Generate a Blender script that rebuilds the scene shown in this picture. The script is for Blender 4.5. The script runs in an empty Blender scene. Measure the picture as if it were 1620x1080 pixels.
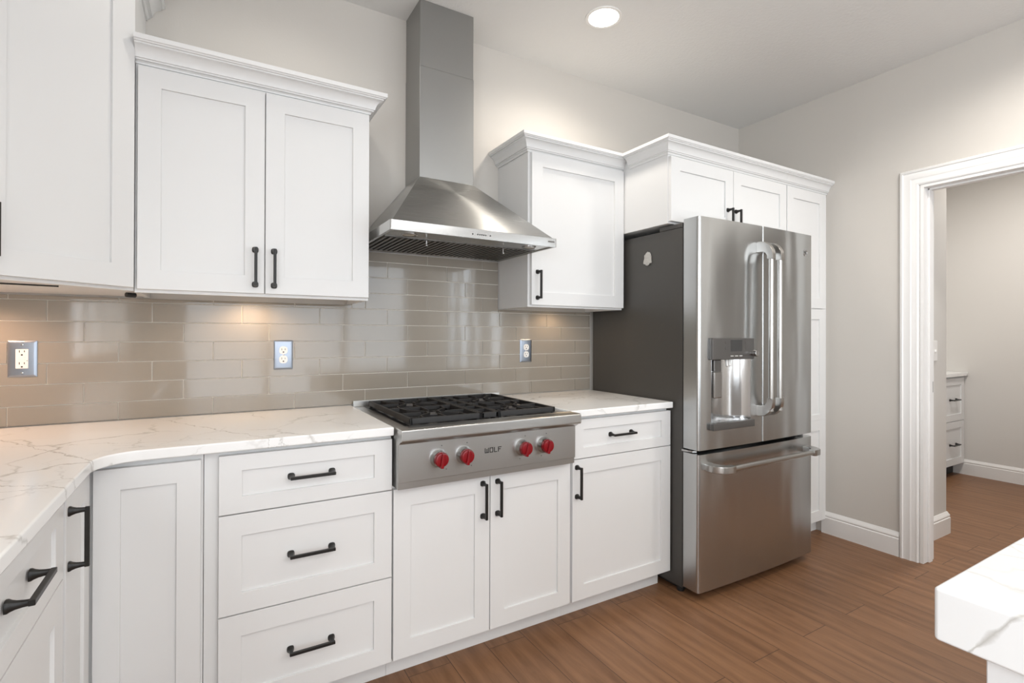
import bpy, bmesh, math, random
from mathutils import Vector, Matrix
random.seed(7)
S = bpy.context.scene
COL = S.collection

# ------------------------------------------------------------------ camera
CAM = (0.66492, -2.37447, 1.23549)
YAW, PITCH, ROLL = -0.5297800, 0.0030052, 0.0031812
FPX, CX, CY = 803.938, 807.010, 527.183
R0 = Vector((math.cos(YAW), math.sin(YAW), 0))
F0 = Vector((-math.sin(YAW), math.cos(YAW), 0))
Z0 = Vector((0, 0, 1))
FW = F0 * math.cos(PITCH) + Z0 * math.sin(PITCH)
UP = Z0 * math.cos(PITCH) - F0 * math.sin(PITCH)
RT = R0 * math.cos(ROLL) + UP * math.sin(ROLL)
UP2 = UP * math.cos(ROLL) - R0 * math.sin(ROLL)
cd = bpy.data.cameras.new('camera')
cam = bpy.data.objects.new('camera', cd)
COL.objects.link(cam)
m = Matrix.Identity(4)
for i in range(3):
    m[i][0] = RT[i]; m[i][1] = UP2[i]; m[i][2] = -FW[i]; m[i][3] = CAM[i]
cam.matrix_world = m
cd.sensor_fit = 'HORIZONTAL'
cd.sensor_width = 36
cd.lens = FPX * 36 / 1620
cd.shift_x = (810 - CX) / 1620
cd.shift_y = (CY - 540) / 1620
cd.clip_start = 0.02
S.camera = cam

# ------------------------------------------------------------------ view, world, lamps
S.view_settings.view_transform = 'Standard'
S.view_settings.look = 'None'
S.view_settings.exposure = 0.25
S.view_settings.gamma = 1.0
S.view_settings.use_curve_mapping = False
w = bpy.data.worlds.new('daylight'); S.world = w
w.use_nodes = True
w.node_tree.nodes['Background'].inputs[0].default_value = (0.80, 0.90, 1.0, 1)
w.node_tree.nodes['Background'].inputs[1].default_value = 1.5

def area(name, loc, target, sx, sy, power, col=(1, 1, 1), spread=180):
    l = bpy.data.lights.new(name, 'AREA')
    l.shape = 'RECTANGLE'; l.size = sx; l.size_y = sy
    l.energy = power; l.color = col
    l.spread = math.radians(spread)
    o = bpy.data.objects.new(name, l); COL.objects.link(o)
    o.location = loc
    o.rotation_euler = (Vector(target) - Vector(loc)).to_track_quat('-Z', 'Y').to_euler()
    return o

def can(name, loc, power, col=(1.0, 0.95, 0.88), angle=162, blend=0.8, r=0.07):
    l = bpy.data.lights.new(name, 'SPOT')
    l.energy = power; l.color = col; l.shadow_soft_size = r
    l.spot_size = math.radians(angle); l.spot_blend = blend
    o = bpy.data.objects.new(name, l); COL.objects.link(o)
    o.location = loc
    return o

HC = 2.7525           # ceiling height
XL, XR, YF = -0.245, 4.0, -6.5   # left, right and front wall faces
WINDOW_COL = (0.90, 0.95, 1.0)
area('window_light_front', (2.0, YF - 0.10, 1.30), (2.0, 0, 1.30), 3.3, 2.3, 52, WINDOW_COL)
area('window_light_left', (XL - 0.10, -4.0, 1.60), (3, -4.0, 1.6), 2.6, 1.1, 85, WINDOW_COL)
area('window_light_side', (XR + 0.25, -3.03, 1.25), (0, -3.03, 1.25), 0.14, 1.9, 5, (0.75, 0.88, 1.0))
area('window_light_right', (XR + 0.14, -4.6, 1.30), (0, -4.6, 1.30), 1.9, 2.1, 60, (0.82, 0.91, 1.0))
area('fill_light_ceiling', (1.9, -4.4, HC - 0.01), (1.9, -4.4, 0), 2.6, 1.2, 26, (0.97, 0.98, 1.0))  # added soft fill just below the ceiling
for i, (cx_, cy_, p_) in enumerate([(0.93, -0.51, 7), (0.75, -2.0, 7), (3.35, -1.75, 50), (2.2, -3.3, 22), (0.60, -3.5, 36), (1.6, -2.5, 2), (1.5, -4.8, 64), (3.2, -4.8, 60)]):  # unseen ceiling cans; the far front pair is added to light upright faces
    can('recessed_lamp', (cx_, cy_, HC - 0.03), p_ * 1.0)
area('pantry_lamp', (5.35, -1.25, HC - 0.02), (5.35, -1.25, 0), 0.4, 0.4, 30, (1.0, 0.95, 0.89))

# ------------------------------------------------------------------ materials
def mat(name):
    mt = bpy.data.materials.new(name); mt.use_nodes = True
    nt = mt.node_tree
    return mt, nt, nt.nodes['Principled BSDF']

def N(nt, kind, **kw):
    n = nt.nodes.new(kind)
    for k, v in kw.items():
        if k in n.inputs: n.inputs[k].default_value = v
        else: setattr(n, k, v)
    return n

def plain(name, col, rough=0.5, metal=0.0, spec=0.5, bump=None, var=0.0, coat=0.0):
    mt, nt, b = mat(name)
    b.inputs['Base Color'].default_value = (*col, 1)
    b.inputs['Roughness'].default_value = rough
    b.inputs['Metallic'].default_value = metal
    b.inputs['Specular IOR Level'].default_value = spec
    if coat: b.inputs['Coat Weight'].default_value = coat; b.inputs['Coat Roughness'].default_value = 0.05
    L = nt.links.new
    tc = N(nt, 'ShaderNodeTexCoord')
    if bump:
        sc, st, dist = bump
        n = N(nt, 'ShaderNodeTexNoise', Scale=sc, Detail=3.0)
        L(tc.outputs['Object'], n.inputs['Vector'])
        bp = N(nt, 'ShaderNodeBump', Strength=st, Distance=dist)
        L(n.outputs['Fac'], bp.inputs['Height']); L(bp.outputs['Normal'], b.inputs['Normal'])
    if var:
        n2 = N(nt, 'ShaderNodeTexNoise', Scale=3.0, Detail=4.0)
        L(tc.outputs['Object'], n2.inputs['Vector'])
        mx = N(nt, 'ShaderNodeMix'); mx.data_type = 'RGBA'
        mx.inputs['A'].default_value = (*[c * (1 - var) for c in col], 1)
        mx.inputs['B'].default_value = (*[min(1, c * (1 + var)) for c in col], 1)
        L(n2.outputs['Fac'], mx.inputs['Factor']); L(mx.outputs['Result'], b.inputs['Base Color'])
    return mt

def steel(name, col=(0.60, 0.59, 0.57), rough=0.27, brush_axis='x', wave=0.0, brush=0.05, aniso=0.0, arot=0.0, rvar=0.05):
    mt, nt, b = mat(name); L = nt.links.new
    b.inputs['Base Color'].default_value = (*col, 1)
    b.inputs['Metallic'].default_value = 1.0
    tc = N(nt, 'ShaderNodeTexCoord')
    mp = N(nt, 'ShaderNodeMapping')
    sc = {'x': (4, 400, 700), 'z': (700, 400, 4)}[brush_axis]
    mp.inputs['Scale'].default_value = sc
    L(tc.outputs['Object'], mp.inputs['Vector'])
    n = N(nt, 'ShaderNodeTexNoise', Scale=1.0, Detail=2.0)
    L(mp.outputs['Vector'], n.inputs['Vector'])
    mr = N(nt, 'ShaderNodeMapRange')
    mr.inputs['To Min'].default_value = rough - rvar; mr.inputs['To Max'].default_value = rough + rvar
    L(n.outputs['Fac'], mr.inputs['Value']); L(mr.outputs['Result'], b.inputs['Roughness'])
    bp = N(nt, 'ShaderNodeBump', Strength=brush, Distance=0.001)
    L(n.outputs['Fac'], bp.inputs['Height'])
    if wave:
        mp2 = N(nt, 'ShaderNodeMapping'); mp2.inputs['Scale'].default_value = (5.5, 1.0, 1.3)
        L(tc.outputs['Object'], mp2.inputs['Vector'])
        n2 = N(nt, 'ShaderNodeTexNoise', Scale=1.0, Detail=1.0)
        L(mp2.outputs['Vector'], n2.inputs['Vector'])
        bp2 = N(nt, 'ShaderNodeBump', Strength=1.0, Distance=wave)
        L(n2.outputs['Fac'], bp2.inputs['Height']); L(bp2.outputs['Normal'], bp.inputs['Normal'])
    L(bp.outputs['Normal'], b.inputs['Normal'])
    if aniso:
        b.inputs['Anisotropic'].default_value = aniso
        tg = N(nt, 'ShaderNodeTangent'); tg.direction_type = 'RADIAL'; tg.axis = 'Z'
        L(tg.outputs['Tangent'], b.inputs['Tangent'])
        b.inputs['Anisotropic Rotation'].default_value = arot
    return mt

def quartz(name, lines=(), k=0.62, base=(0.86, 0.86, 0.85)):
    mt, nt, b = mat(name); L = nt.links.new
    tc = N(nt, 'ShaderNodeTexCoord')
    def vein(rot, scale, width, seed, mask_lo, mask_hi):
        mp = N(nt, 'ShaderNodeMapping')
        mp.inputs['Rotation'].default_value = (0.3, 0.2, rot); mp.inputs['Location'].default_value = (seed, seed * .7, seed * 1.3)
        L(tc.outputs['Object'], mp.inputs['Vector'])
        warp = N(nt, 'ShaderNodeTexNoise', Scale=5.0, Detail=5.0, Roughness=0.6)
        L(mp.outputs['Vector'], warp.inputs['Vector'])
        sc = N(nt, 'ShaderNodeVectorMath', operation='MULTIPLY_ADD')
        L(warp.outputs['Color'], sc.inputs[0]); sc.inputs[1].default_value = (0.22, 0.22, 0.22)
        L(mp.outputs['Vector'], sc.inputs[2])
        vo = N(nt, 'ShaderNodeTexVoronoi', Scale=scale); vo.feature = 'DISTANCE_TO_EDGE'
        L(sc.outputs[0], vo.inputs['Vector'])
        mr = N(nt, 'ShaderNodeMapRange'); mr.inputs['From Min'].default_value = 0.0; mr.inputs['From Max'].default_value = width
        mr.inputs['To Min'].default_value = 1.0; mr.inputs['To Max'].default_value = 0.0
        L(vo.outputs['Distance'], mr.inputs['Value'])
        mk = N(nt, 'ShaderNodeTexNoise', Scale=3.0, Detail=2.0); L(mp.outputs['Vector'], mk.inputs['Vector'])
        mk2 = N(nt, 'ShaderNodeMapRange'); mk2.inputs['From Min'].default_value = mask_lo; mk2.inputs['From Max'].default_value = mask_hi
        L(mk.outputs['Fac'], mk2.inputs['Value'])
        mul = N(nt, 'ShaderNodeMath', operation='MULTIPLY')
        L(mr.outputs['Result'], mul.inputs[0]); L(mk2.outputs['Result'], mul.inputs[1])
        return mul
    v1 = vein(0.6, 2.4, 0.020, 3.1, 0.42, 0.62)
    v2 = vein(-0.5, 4.2, 0.016, 9.7, 0.50, 0.70)
    ad = N(nt, 'ShaderNodeMath', operation='ADD'); L(v1.outputs[0], ad.inputs[0]); L(v2.outputs[0], ad.inputs[1])
    ml = N(nt, 'ShaderNodeMath', operation='MULTIPLY'); L(ad.outputs[0], ml.inputs[0]); ml.inputs[1].default_value = k
    ml.use_clamp = True
    fac = ml
    mx = N(nt, 'ShaderNodeMix'); mx.data_type = 'RGBA'
    mx.inputs['A'].default_value = (*base, 1); mx.inputs['B'].default_value = (0.36, 0.34, 0.31, 1)
    # single drawn-out veins: |n.p - d| after a noise warp, broken up along their length
    geo = N(nt, 'ShaderNodeNewGeometry')
    for i, (nv, d, wd, st, amp) in enumerate(lines):
        wn = N(nt, 'ShaderNodeTexNoise', Scale=14.0, Detail=5.0, Roughness=0.65)
        add0 = N(nt, 'ShaderNodeVectorMath', operation='ADD'); L(geo.outputs['Position'], add0.inputs[0]); add0.inputs[1].default_value = (i * 3.7, i * 1.9, 0)
        L(add0.outputs[0], wn.inputs['Vector'])
        dt = N(nt, 'ShaderNodeVectorMath', operation='DOT_PRODUCT'); L(geo.outputs['Position'], dt.inputs[0]); dt.inputs[1].default_value = nv
        wa = N(nt, 'ShaderNodeMath', operation='MULTIPLY_ADD'); L(wn.outputs['Fac'], wa.inputs[0]); wa.inputs[1].default_value = amp; L(dt.outputs['Value'], wa.inputs[2])
        sb = N(nt, 'ShaderNodeMath', operation='SUBTRACT'); L(wa.outputs[0], sb.inputs[0]); sb.inputs[1].default_value = d + amp * 0.5
        ab = N(nt, 'ShaderNodeMath', operation='ABSOLUTE'); L(sb.outputs[0], ab.inputs[0])
        wid = N(nt, 'ShaderNodeTexNoise', Scale=22.0, Detail=2.0); L(add0.outputs[0], wid.inputs['Vector'])
        wm = N(nt, 'ShaderNodeMapRange'); wm.inputs['From Min'].default_value = 0.35; wm.inputs['From Max'].default_value = 0.7
        wm.inputs['To Min'].default_value = wd * 0.25; wm.inputs['To Max'].default_value = wd * 1.8
        L(wid.outputs['Fac'], wm.inputs['Value'])
        dv = N(nt, 'ShaderNodeMath', operation='DIVIDE'); L(ab.outputs[0], dv.inputs[0]); L(wm.outputs['Result'], dv.inputs[1])
        iv = N(nt, 'ShaderNodeMath', operation='SUBTRACT'); iv.inputs[0].default_value = 1.0; L(dv.outputs[0], iv.inputs[1]); iv.use_clamp = True
        sm = N(nt, 'ShaderNodeMath', operation='MULTIPLY'); L(iv.outputs[0], sm.inputs[0]); sm.inputs[1].default_value = st
        mxx = N(nt, 'ShaderNodeMath', operation='MAXIMUM'); L(fac.outputs[0], mxx.inputs[0]); L(sm.outputs[0], mxx.inputs[1])
        fac = mxx
    L(fac.outputs[0], mx.inputs['Factor']); L(mx.outputs['Result'], b.inputs['Base Color'])
    b.inputs['Roughness'].default_value = 0.16
    b.inputs['Specular IOR Level'].default_value = 0.5
    return mt

def oak(name):
    mt, nt, b = mat(name); L = nt.links.new
    tc = N(nt, 'ShaderNodeTexCoord')
    mp = N(nt, 'ShaderNodeMapping'); mp.inputs['Rotation'].default_value = (0, 0, math.radians(90))
    mp.inputs['Location'].default_value = (0.37, 0.04, 0)
    L(tc.outputs['Object'], mp.inputs['Vector'])
    br = N(nt, 'ShaderNodeTexBrick')
    br.offset = 0.37; br.offset_frequency = 2; br.squash = 1.0
    br.inputs['Scale'].default_value = 1.0
    br.inputs['Mortar Size'].default_value = 0.0014; br.inputs['Mortar Smooth'].default_value = 0.3
    br.inputs['Brick Width'].default_value = 1.55; br.inputs['Row Height'].default_value = 0.165
    br.inputs['Color1'].default_value = (0, 0, 0, 1); br.inputs['Color2'].default_value = (1, 1, 1, 1)
    br.inputs['Mortar'].default_value = (0.5, 0.5, 0.5, 1)
    L(mp.outputs['Vector'], br.inputs['Vector'])
    # grain runs along the plank; each plank gets its own offset
    off = N(nt, 'ShaderNodeVectorMath', operation='MULTIPLY_ADD')
    L(br.outputs['Color'], off.inputs[0]); off.inputs[1].default_value = (7, 7, 7); L(mp.outputs['Vector'], off.inputs[2])
    g = N(nt, 'ShaderNodeMapping'); g.inputs['Scale'].default_value = (2.4, 20, 1)
    L(off.outputs[0], g.inputs['Vector'])
    n1 = N(nt, 'ShaderNodeTexNoise', Scale=1.6, Detail=8.0, Roughness=0.62, Distortion=0.6)
    L(g.outputs['Vector'], n1.inputs['Vector'])
    g2 = N(nt, 'ShaderNodeMapping'); g2.inputs['Scale'].default_value = (3.0, 150, 1)
    L(off.outputs[0], g2.inputs['Vector'])
    n2 = N(nt, 'ShaderNodeTexNoise', Scale=1.5, Detail=3.0); L(g2.outputs['Vector'], n2.inputs['Vector'])
    wv = N(nt, 'ShaderNodeTexWave', Scale=0.55, Distortion=7.0, Detail=2.0); wv.bands_direction = 'Y'
    wv.inputs['Detail Scale'].default_value = 0.6
    g3 = N(nt, 'ShaderNodeMapping'); g3.inputs['Scale'].default_value = (1.3, 9, 1)
    L(off.outputs[0], g3.inputs['Vector']); L(g3.outputs['Vector'], wv.inputs['Vector'])
    ramp = N(nt, 'ShaderNodeValToRGB')
    e = ramp.color_ramp.elements
    e[0].position = 0.25; e[0].color = (0.150, 0.071, 0.033, 1)
    e[1].position = 0.78; e[1].color = (0.260, 0.133, 0.067, 1)
    a1 = N(nt, 'ShaderNodeMath', operation='MULTIPLY_ADD')
    L(n2.outputs['Fac'], a1.inputs[0]); a1.inputs[1].default_value = 0.16; L(n1.outputs['Fac'], a1.inputs[2])
    a2 = N(nt, 'ShaderNodeMath', operation='MULTIPLY_ADD')
    L(wv.outputs['Fac'], a2.inputs[0]); a2.inputs[1].default_value = 0.16; L(a1.outputs[0], a2.inputs[2])
    a3 = N(nt, 'ShaderNodeMath', operation='MULTIPLY_ADD')
    L(br.outputs['Color'], a3.inputs[0]); a3.inputs[1].default_value = 0.16; L(a2.outputs[0], a3.inputs[2])
    a4 = N(nt, 'ShaderNodeMath', operation='SUBTRACT'); L(a3.outputs[0], a4.inputs[0]); a4.inputs[1].default_value = 0.21
    L(a4.outputs[0], ramp.inputs['Fac'])
    mx = N(nt, 'ShaderNodeMix'); mx.data_type = 'RGBA'
    L(br.outputs['Fac'], mx.inputs['Factor']); L(ramp.outputs['Color'], mx.inputs['A'])
    mx.inputs['B'].default_value = (0.05, 0.024, 0.012, 1)
    L(mx.outputs['Result'], b.inputs['Base Color'])
    b.inputs['Roughness'].default_value = 0.42
    b.inputs['Specular IOR Level'].default_value = 0.35
    sm = N(nt, 'ShaderNodeMath', operation='SUBTRACT'); L(n2.outputs['Fac'], sm.inputs[0]); L(br.outputs['Fac'], sm.inputs[1])
    bp = N(nt, 'ShaderNodeBump', Strength=0.25, Distance=0.001)
    L(sm.outputs[0], bp.inputs['Height']); L(bp.outputs['Normal'], b.inputs['Normal'])
    return mt

def glass_tile(name):
    mt, nt, b = mat(name); L = nt.links.new
    tc = N(nt, 'ShaderNodeTexCoord')
    n = N(nt, 'ShaderNodeTexNoise', Scale=1.0, Detail=2.0)
    mp = N(nt, 'ShaderNodeMapping'); mp.inputs['Scale'].default_value = (22, 1, 9)
    L(tc.outputs['Object'], mp.inputs['Vector']); L(mp.outputs['Vector'], n.inputs['Vector'])
    bp = N(nt, 'ShaderNodeBump', Strength=0.5, Distance=0.0003)
    L(n.outputs['Fac'], bp.inputs['Height']); L(bp.outputs['Normal'], b.inputs['Normal'])
    n2 = N(nt, 'ShaderNodeTexNoise', Scale=2.5, Detail=2.0); L(tc.outputs['Object'], n2.inputs['Vector'])
    mx = N(nt, 'ShaderNodeMix'); mx.data_type = 'RGBA'
    mx.inputs['A'].default_value = (0.27, 0.24, 0.20, 1); mx.inputs['B'].default_value = (0.315, 0.28, 0.235, 1)
    L(n2.outputs['Fac'], mx.inputs['Factor']); L(mx.outputs['Result'], b.inputs['Base Color'])
    b.inputs['Roughness'].default_value = 0.07
    b.inputs['IOR'].default_value = 1.55
    return mt

def glow(name, col, strength):
    mt, nt, b = mat(name)
    b.inputs['Base Color'].default_value = (*col, 1)
    b.inputs['Emission Color'].default_value = (*col, 1)
    b.inputs['Emission Strength'].default_value = strength
    return mt

M = dict(
    cab=plain('white_cabinet_paint', (0.72, 0.72, 0.715), 0.38, bump=(180, 0.03, 0.001)),
    trim=plain('white_trim_paint', (0.80, 0.79, 0.775), 0.35),
    wall=plain('greige_wall_paint', (0.585, 0.555, 0.515), 0.75, spec=0.25, bump=(140, 0.12, 0.002)),
    wall2=plain('light_greige_wall_paint', (0.64, 0.62, 0.59), 0.75, spec=0.25, bump=(140, 0.12, 0.002)),
    ceil=plain('ceiling_paint', (0.72, 0.715, 0.70), 0.85, spec=0.2, bump=(70, 0.35, 0.004)),
    floor=oak('oak_planks'),
    quartz=quartz('white_quartz', [((.84, .54, 0), -.054, .0034, .7, .05), ((.55, .83, 0), -.597, .0032, .65, .06), ((.87, .49, 0), .396, .0034, .7, .07),
                                   ((.30, .95, 0), -.35, .0024, .5, .08), ((.10, .99, 0), -.93, .0026, .55, .05)], 0.7),
    quartz_island_dimmed=quartz('dimmed_island_quartz', [((.35, .80, .55), -.7189, .0052, .75, .012), ((.90, .43, 0), .6002, .0022, .5, .012), ((.94, .33, 0), .9431, .0022, .5, .012)], 0.3, (0.72, 0.72, 0.715)),  # same stone as the counters, base darkened to offset strong light on top
    tile=glass_tile('beige_glass_tile'),
    grout=plain('grout', (0.80, 0.75, 0.67), 0.8),
    black=plain('black_bronze', (0.018, 0.017, 0.016), 0.38, metal=0.4, bump=(90, 0.05, 0.001)),
    steel=steel('brushed_steel', (0.48, 0.475, 0.46), rough=0.30, aniso=0.7, arot=0.25),
    hood=steel('brushed_hood_steel', (0.43, 0.43, 0.42), 0.29, aniso=0.75, arot=0.25),
    fridge=steel('fridge_steel', (0.51, 0.52, 0.52), 0.25, wave=0.010, brush=0.0, rvar=0.0, aniso=0.75, arot=0.25),
    chrome=plain('polished_steel', (0.52, 0.515, 0.51), 0.16, metal=1.0),
    flue=steel('brushed_flue_steel', (0.36, 0.36, 0.35), 0.36, aniso=0.3, arot=0.25),
    lip=steel('bright_lip_steel', (0.50, 0.50, 0.49), 0.17, brush=0.02, rvar=0.02),
    satin=steel('satin_steel', (0.50, 0.485, 0.465), 0.30, 'z'),
    dark=plain('dark_fridge_side', (0.055, 0.051, 0.046), 0.42, bump=(300, 0.08, 0.001)),
    blk=plain('black_plastic', (0.012, 0.012, 0.012), 0.5),
    iron=plain('cast_iron', (0.016, 0.015, 0.015), 0.55, bump=(160, 0.15, 0.001)),
    enamel=plain('black_enamel', (0.010, 0.010, 0.011), 0.22),
    burner=plain('burner_cap', (0.035, 0.037, 0.045), 0.32, metal=0.3),
    red=plain('red_knob', (0.20, 0.002, 0.006), 0.25),
    baffle=plain('baffle_steel', (0.17, 0.16, 0.15), 0.35, metal=1.0),
    white=plain('white_plastic', (0.82, 0.81, 0.79), 0.35),
    slot=plain('dark_slot', (0.02, 0.02, 0.02), 0.6),
    plate=steel('plate_steel', (0.30, 0.33, 0.38), 0.32, 'z'),
    screen=plain('display_glass', (0.05, 0.05, 0.05), 0.15),
    panelgrey=plain('grey_control_plastic', (0.13, 0.125, 0.12), 0.35, metal=0.6),
    pewter=plain('pewter', (0.60, 0.585, 0.55), 0.4, metal=0.5, bump=(260, 1.0, 0.008), var=0.3),
    print=plain('pale_print', (0.55, 0.54, 0.52), 0.5),
    lens=glow('lamp_lens', (1.0, 0.95, 0.88), 14),
    puck=glow('puck_lens', (1.0, 0.72, 0.42), 5),
    shade=plain('hood_lamp_glass', (0.50, 0.46, 0.38), 0.3),
)

# ------------------------------------------------------------------ helpers
def wloc(o):
    v = Vector((0, 0, 0))
    while o is not None:
        v += Vector(o.location); o = o.parent
    return v

def tag(o, label=None, cat=None, group=None, kind=None):
    if label: o['label'] = label
    if cat: o['category'] = cat
    if group: o['group'] = group
    if kind: o['kind'] = kind
    return o

def thing(name, loc, label, cat, group=None):
    o = bpy.data.objects.new(name, None); COL.objects.link(o)
    o.location = loc; o.empty_display_size = 0.05
    return tag(o, label, cat, group)

class B:
    """collects shapes (world coordinates) into one mesh"""
    def __init__(s): s.bm = bmesh.new()
    def merge(s, b2):
        me = bpy.data.meshes.new('tmp'); b2.to_mesh(me); b2.free()
        s.bm.from_mesh(me); bpy.data.meshes.remove(me)
    def box(s, x0, x1, y0, y1, z0, z1, bev=0.0, seg=2, rot=None):
        b = bmesh.new()
        bmesh.ops.create_cube(b, size=1.0)
        c = Vector(((x0 + x1) / 2, (y0 + y1) / 2, (z0 + z1) / 2))
        d = (abs(x1 - x0), abs(y1 - y0), abs(z1 - z0))
        for v in b.verts: v.co = Vector((v.co.x * d[0], v.co.y * d[1], v.co.z * d[2]))
        if bev: bmesh.ops.bevel(b, geom=b.edges[:], offset=min(bev, min(d) * .45), segments=seg, profile=0.5, affect='EDGES')
        for v in b.verts:
            if rot is not None: v.co = rot @ v.co
            v.co += c
        s.merge(b); return s
    def prism(s, pts, axis, a0, a1, bev=0.0, seg=2):
        """pts: 2D outline; axis 'z': (x,y), 'x': (y,z), 'y': (x,z); extruded from a0 to a1"""
        b = bmesh.new()
        def P(p, a):
            return {'z': (p[0], p[1], a), 'x': (a, p[0], p[1]), 'y': (p[0], a, p[1])}[axis]
        lo = [b.verts.new(P(p, a0)) for p in pts]; hi = [b.verts.new(P(p, a1)) for p in pts]
        n = len(pts)
        b.faces.new(lo); b.faces.new(hi)
        for i in range(n): b.faces.new((lo[i], lo[(i + 1) % n], hi[(i + 1) % n], hi[i]))
        bmesh.ops.recalc_face_normals(b, faces=b.faces[:])
        if bev:
            es = [e for e in b.edges if e.calc_face_angle(0) > 0.5]
            bmesh.ops.bevel(b, geom=es, offset=bev, segments=seg, profile=0.5, affect='EDGES')
        s.merge(b); return s
    def tube(s, p0, p1, r0, r1=None, n=16, cap=True):
        r1 = r0 if r1 is None else r1
        return s.lathe(p0, Vector(p1) - Vector(p0), [(0, r0), ((Vector(p1) - Vector(p0)).length, r1)], n, cap)
    def lathe(s, p, axis, prof, n=24, cap=True, sq=None):
        """rings (distance along axis, radius) round an axis; sq: superellipse power"""
        b = bmesh.new(); a = Vector(axis).normalized()
        u = a.orthogonal().normalized()
        if abs(a.z) < 0.5: u = (Z0 - a * a.z).normalized()
        v = a.cross(u); rings = []
        for d, r in prof:
            ring = []
            for k in range(n):
                t = 2 * math.pi * k / n; c, q = math.cos(t), math.sin(t)
                if sq:
                    f = (abs(c) ** sq + abs(q) ** sq) ** (-1 / sq); c *= f; q *= f
                ring.append(b.verts.new(Vector(p) + a * d + (u * c + v * q) * r))
            rings.append(ring)
        for i in range(len(rings) - 1):
            for k in range(n):
                b.faces.new((rings[i][k], rings[i][(k + 1) % n], rings[i + 1][(k + 1) % n], rings[i + 1][k]))
        if cap:
            b.faces.new(rings[0][::-1]); b.faces.new(rings[-1])
        bmesh.ops.recalc_face_normals(b, faces=b.faces[:])
        s.merge(b); return s
    def bar(s, pts, wd, ht):
        """rectangular bar through 3D points lying in one horizontal plane"""
        for p, q in zip(pts[:-1], pts[1:]):
            p, q = Vector(p), Vector(q); d = q - p; L = d.length
            if L < 1e-5: continue
            ang = math.atan2(d.y, d.x); rot = Matrix.Rotation(ang, 3, 'Z')
            c = (p + q) / 2
            s.box(c.x - L / 2 - wd * .3, c.x + L / 2 + wd * .3, c.y - wd / 2, c.y + wd / 2, c.z - ht / 2, c.z + ht / 2, 0.0012, 1, rot)
        return s
    def frame_panel(s, o, u, n, wd, h, t=0.019, st=0.064, rec=0.008, sb=None, stt=None):
        """five-piece shaker front: o lower left corner on the back plane, u to the right, n outward"""
        o, u, n = Vector(o), Vector(u).normalized(), Vector(n).normalized()
        sb = st if sb is None else sb; stt = st if stt is None else stt
        b = bmesh.new()
        def P(a, z, d): return b.verts.new(o + u * a + Z0 * z + n * d)
        B0 = [P(0, 0, 0), P(wd, 0, 0), P(wd, h, 0), P(0, h, 0)]
        O = [P(0, 0, t), P(wd, 0, t), P(wd, h, t), P(0, h, t)]
        I = [P(st, sb, t), P(wd - st, sb, t), P(wd - st, h - stt, t), P(st, h - stt, t)]
        Rr = [P(st, sb, t - rec), P(wd - st, sb, t - rec), P(wd - st, h - stt, t - rec), P(st, h - stt, t - rec)]
        for i in range(4):
            j = (i + 1) % 4
            b.faces.new((O[i], O[j], I[j], I[i])); b.faces.new((I[i], I[j], Rr[j], Rr[i])); b.faces.new((B0[i], B0[j], O[j], O[i]))
        b.faces.new(Rr); b.faces.new(B0[::-1])
        bmesh.ops.recalc_face_normals(b, faces=b.faces[:])
        es = []
        so, si = set(O), set(I)
        for e in b.edges:
            if (e.verts[0] in so and e.verts[1] in so) or (e.verts[0] in si and e.verts[1] in si): es.append(e)
        bmesh.ops.bevel(b, geom=es, offset=0.0016, segments=2, profile=0.5, affect='EDGES')
        s.merge(b); return s
    def sweep(s, path, prof, side=1):
        """moulding: profile (out, z) swept with mitres along an XY path; side=+1 is to the right of travel"""
        b = bmesh.new(); n = len(path); rows = []
        dirs = [(Vector(path[i + 1]) - Vector(path[i])).normalized() for i in range(n - 1)]
        nor = [Vector((d.y, -d.x)) * side for d in dirs]
        for i in range(n):
            if i == 0: off = nor[0]
            elif i == n - 1: off = nor[-1]
            else:
                a, c = nor[i - 1], nor[i]; off = (a + c) / (1 + a.dot(c))
            rows.append([b.verts.new((path[i][0] + off.x * q, path[i][1] + off.y * q, z)) for q, z in prof])
        k = len(prof)
        for i in range(n - 1):
            for j in range(k):
                b.faces.new((rows[i][j], rows[i + 1][j], rows[i + 1][(j + 1) % k], rows[i][(j + 1) % k]))
        b.faces.new(rows[0]); b.faces.new(rows[-1][::-1])
        bmesh.ops.recalc_face_normals(b, faces=b.faces[:])
        s.merge(b); return s
    def build(s, name, m, parent=None, smooth=True):
        off = wloc(parent) if parent else Vector((0, 0, 0))
        if parent is None:
            zs = [v.co for v in s.bm.verts]
            off = Vector(((min(v.x for v in zs) + max(v.x for v in zs)) / 2, (min(v.y for v in zs) + max(v.y for v in zs)) / 2, min(v.z for v in zs)))
            if name.startswith(('floor', 'wall', 'ceiling')): off = Vector((0, 0, 0))
        for v in s.bm.verts: v.co -= off
        me = bpy.data.meshes.new(name); s.bm.to_mesh(me); s.bm.free()
        me.materials.append(m if not isinstance(m, str) else M[m])
        o = bpy.data.objects.new(name, me); COL.objects.link(o)
        if parent: o.parent = parent
        else: o.location = off
        if smooth:
            for p in me.polygons: p.use_smooth = True
            try: me.set_sharp_from_angle(angle=math.radians(32))
            except Exception: pass
            wn = o.modifiers.new('weighted_normal', 'WEIGHTED_NORMAL'); wn.keep_sharp = True; wn.weight = 80
        return o

def structure(name, b, m): return tag(b.build(name, m), kind='structure')

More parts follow.
